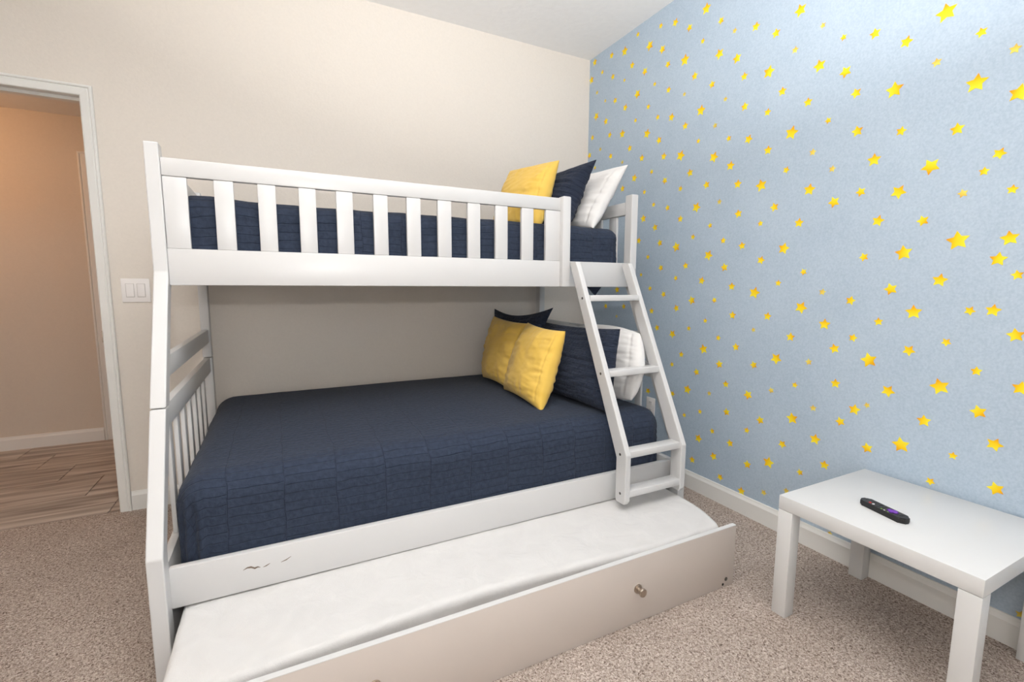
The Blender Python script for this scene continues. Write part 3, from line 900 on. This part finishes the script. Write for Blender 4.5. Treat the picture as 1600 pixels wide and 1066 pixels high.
def rem_part(name, poly, z0, z1, mat, bevel=0.001, parent=None):
    bm = bmesh.new()
    A = [bm.verts.new((p[0], p[1], z0)) for p in poly]
    B = [bm.verts.new((p[0], p[1], z1)) for p in poly]
    bm.faces.new(A[::-1]); bm.faces.new(B)
    for i in range(len(poly)):
        j = (i + 1) % len(poly)
        bm.faces.new((A[i], A[j], B[j], B[i]))
    if bevel:
        bmesh.ops.bevel(bm, geom=bm.edges[:], offset=bevel, segments=2, affect='EDGES')
    o = from_bm(name, bm, mat, None, True, 40)
    o.parent = parent or rem
    return o
def rrect(cx, cy, lx, ly, r, k=5):
    pts = []
    for sx, sy, a0 in ((1, 1, 0), (-1, 1, 90), (-1, -1, 180), (1, -1, 270)):
        for i in range(k + 1):
            a = math.radians(a0 + 90 * i / k)
            pts.append((cx + sx * (lx / 2 - r) + r * math.cos(a), cy + sy * (ly / 2 - r) + r * math.sin(a)))
    return pts
rem_part('body', rrect(0, 0, 0.150, 0.040, 0.014), 0.0, 0.0185, M['black'], 0.004)
rem_part('button', rrect(-0.0615, 0.0, 0.006, 0.006, 0.003), 0.018, 0.0200, M['button'], 0.0004)
rem_part('button', rrect(-0.040, -0.010, 0.007, 0.009, 0.003), 0.018, 0.0202, M['reddot'], 0.0004)
rem_part('button', rrect(-0.040, 0.010, 0.007, 0.009, 0.003), 0.018, 0.0202, M['button'], 0.0004)
for i, x in enumerate((-0.028, -0.016, -0.004)):
    for y in (-0.011, 0.0, 0.011):
        rem_part('button', rrect(x, y, 0.006, 0.008, 0.0025), 0.018, 0.0202, M['whitedot'] if (i == 0 and y < 0) else M['button'], 0.0004)
cr = [(-0.006, -0.014), (0.006, -0.014), (0.006, -0.006), (0.014, -0.006), (0.014, 0.006), (0.006, 0.006), (0.006, 0.014), (-0.006, 0.014),
      (-0.006, 0.006), (-0.014, 0.006), (-0.014, -0.006), (-0.006, -0.006)]
rem_part('direction_pad', [(0.028 + a * 1.1, b) for a, b in cr], 0.018, 0.0210, M['purple'], 0.0008)
for x, mm in ((0.004, 'greendot'), (0.014, 'whitedot'), (0.026, 'greendot'), (0.048, 'button'), (0.060, 'button')):
    rem_part('button', rrect(x, -0.0165, 0.005, 0.004, 0.0018), 0.0172, 0.0196, M[mm], 0.0003)
for y in (0.0, 0.010):
    rem_part('button', rrect(0.052, y, 0.007, 0.007, 0.003), 0.018, 0.0202, M['button'], 0.0004)

# ------------------------------------------------------------------ wall fittings
sw = thing('light_switch', (-2.796, 0.0, 1.10), 'white double rocker light switch on the wall beside the door casing', 'switch')
box('plate', (-2.855, -2.737), (-0.0065, -0.0005), (1.102, 1.222), M['plate'], sw, 0.0025)
for xc in (-2.8195, -2.7735):
    box('switch_frame', (xc - 0.0175, xc + 0.0175), (-0.0072, -0.0060), (1.1275, 1.1965), M['gap'], sw, 0)
    box('rocker', (xc - 0.0155, xc + 0.0155), (-0.0100, -0.0068), (1.130, 1.1945), M['plate'], sw, 0.0012)
ou = thing('wall_outlet', (0, -0.765, 0.36), 'white power outlet low on the blue wall behind the ladder foot', 'outlet')
box('plate', (-0.006, -0.0005), (-0.802, -0.726), (0.360, 0.474), M['plate'], ou, 0.002)
for z in (0.392, 0.442):
    box('socket', (-0.0075, -0.0055), (-0.780, -0.748), (z - 0.014, z + 0.014), M['plate'], ou, 0.001)
    for y in (-0.770, -0.758):
        box('slot', (-0.0079, -0.0072), (y - 0.001, y + 0.001), (z - 0.004, z + 0.006), M['dark'], ou, 0)
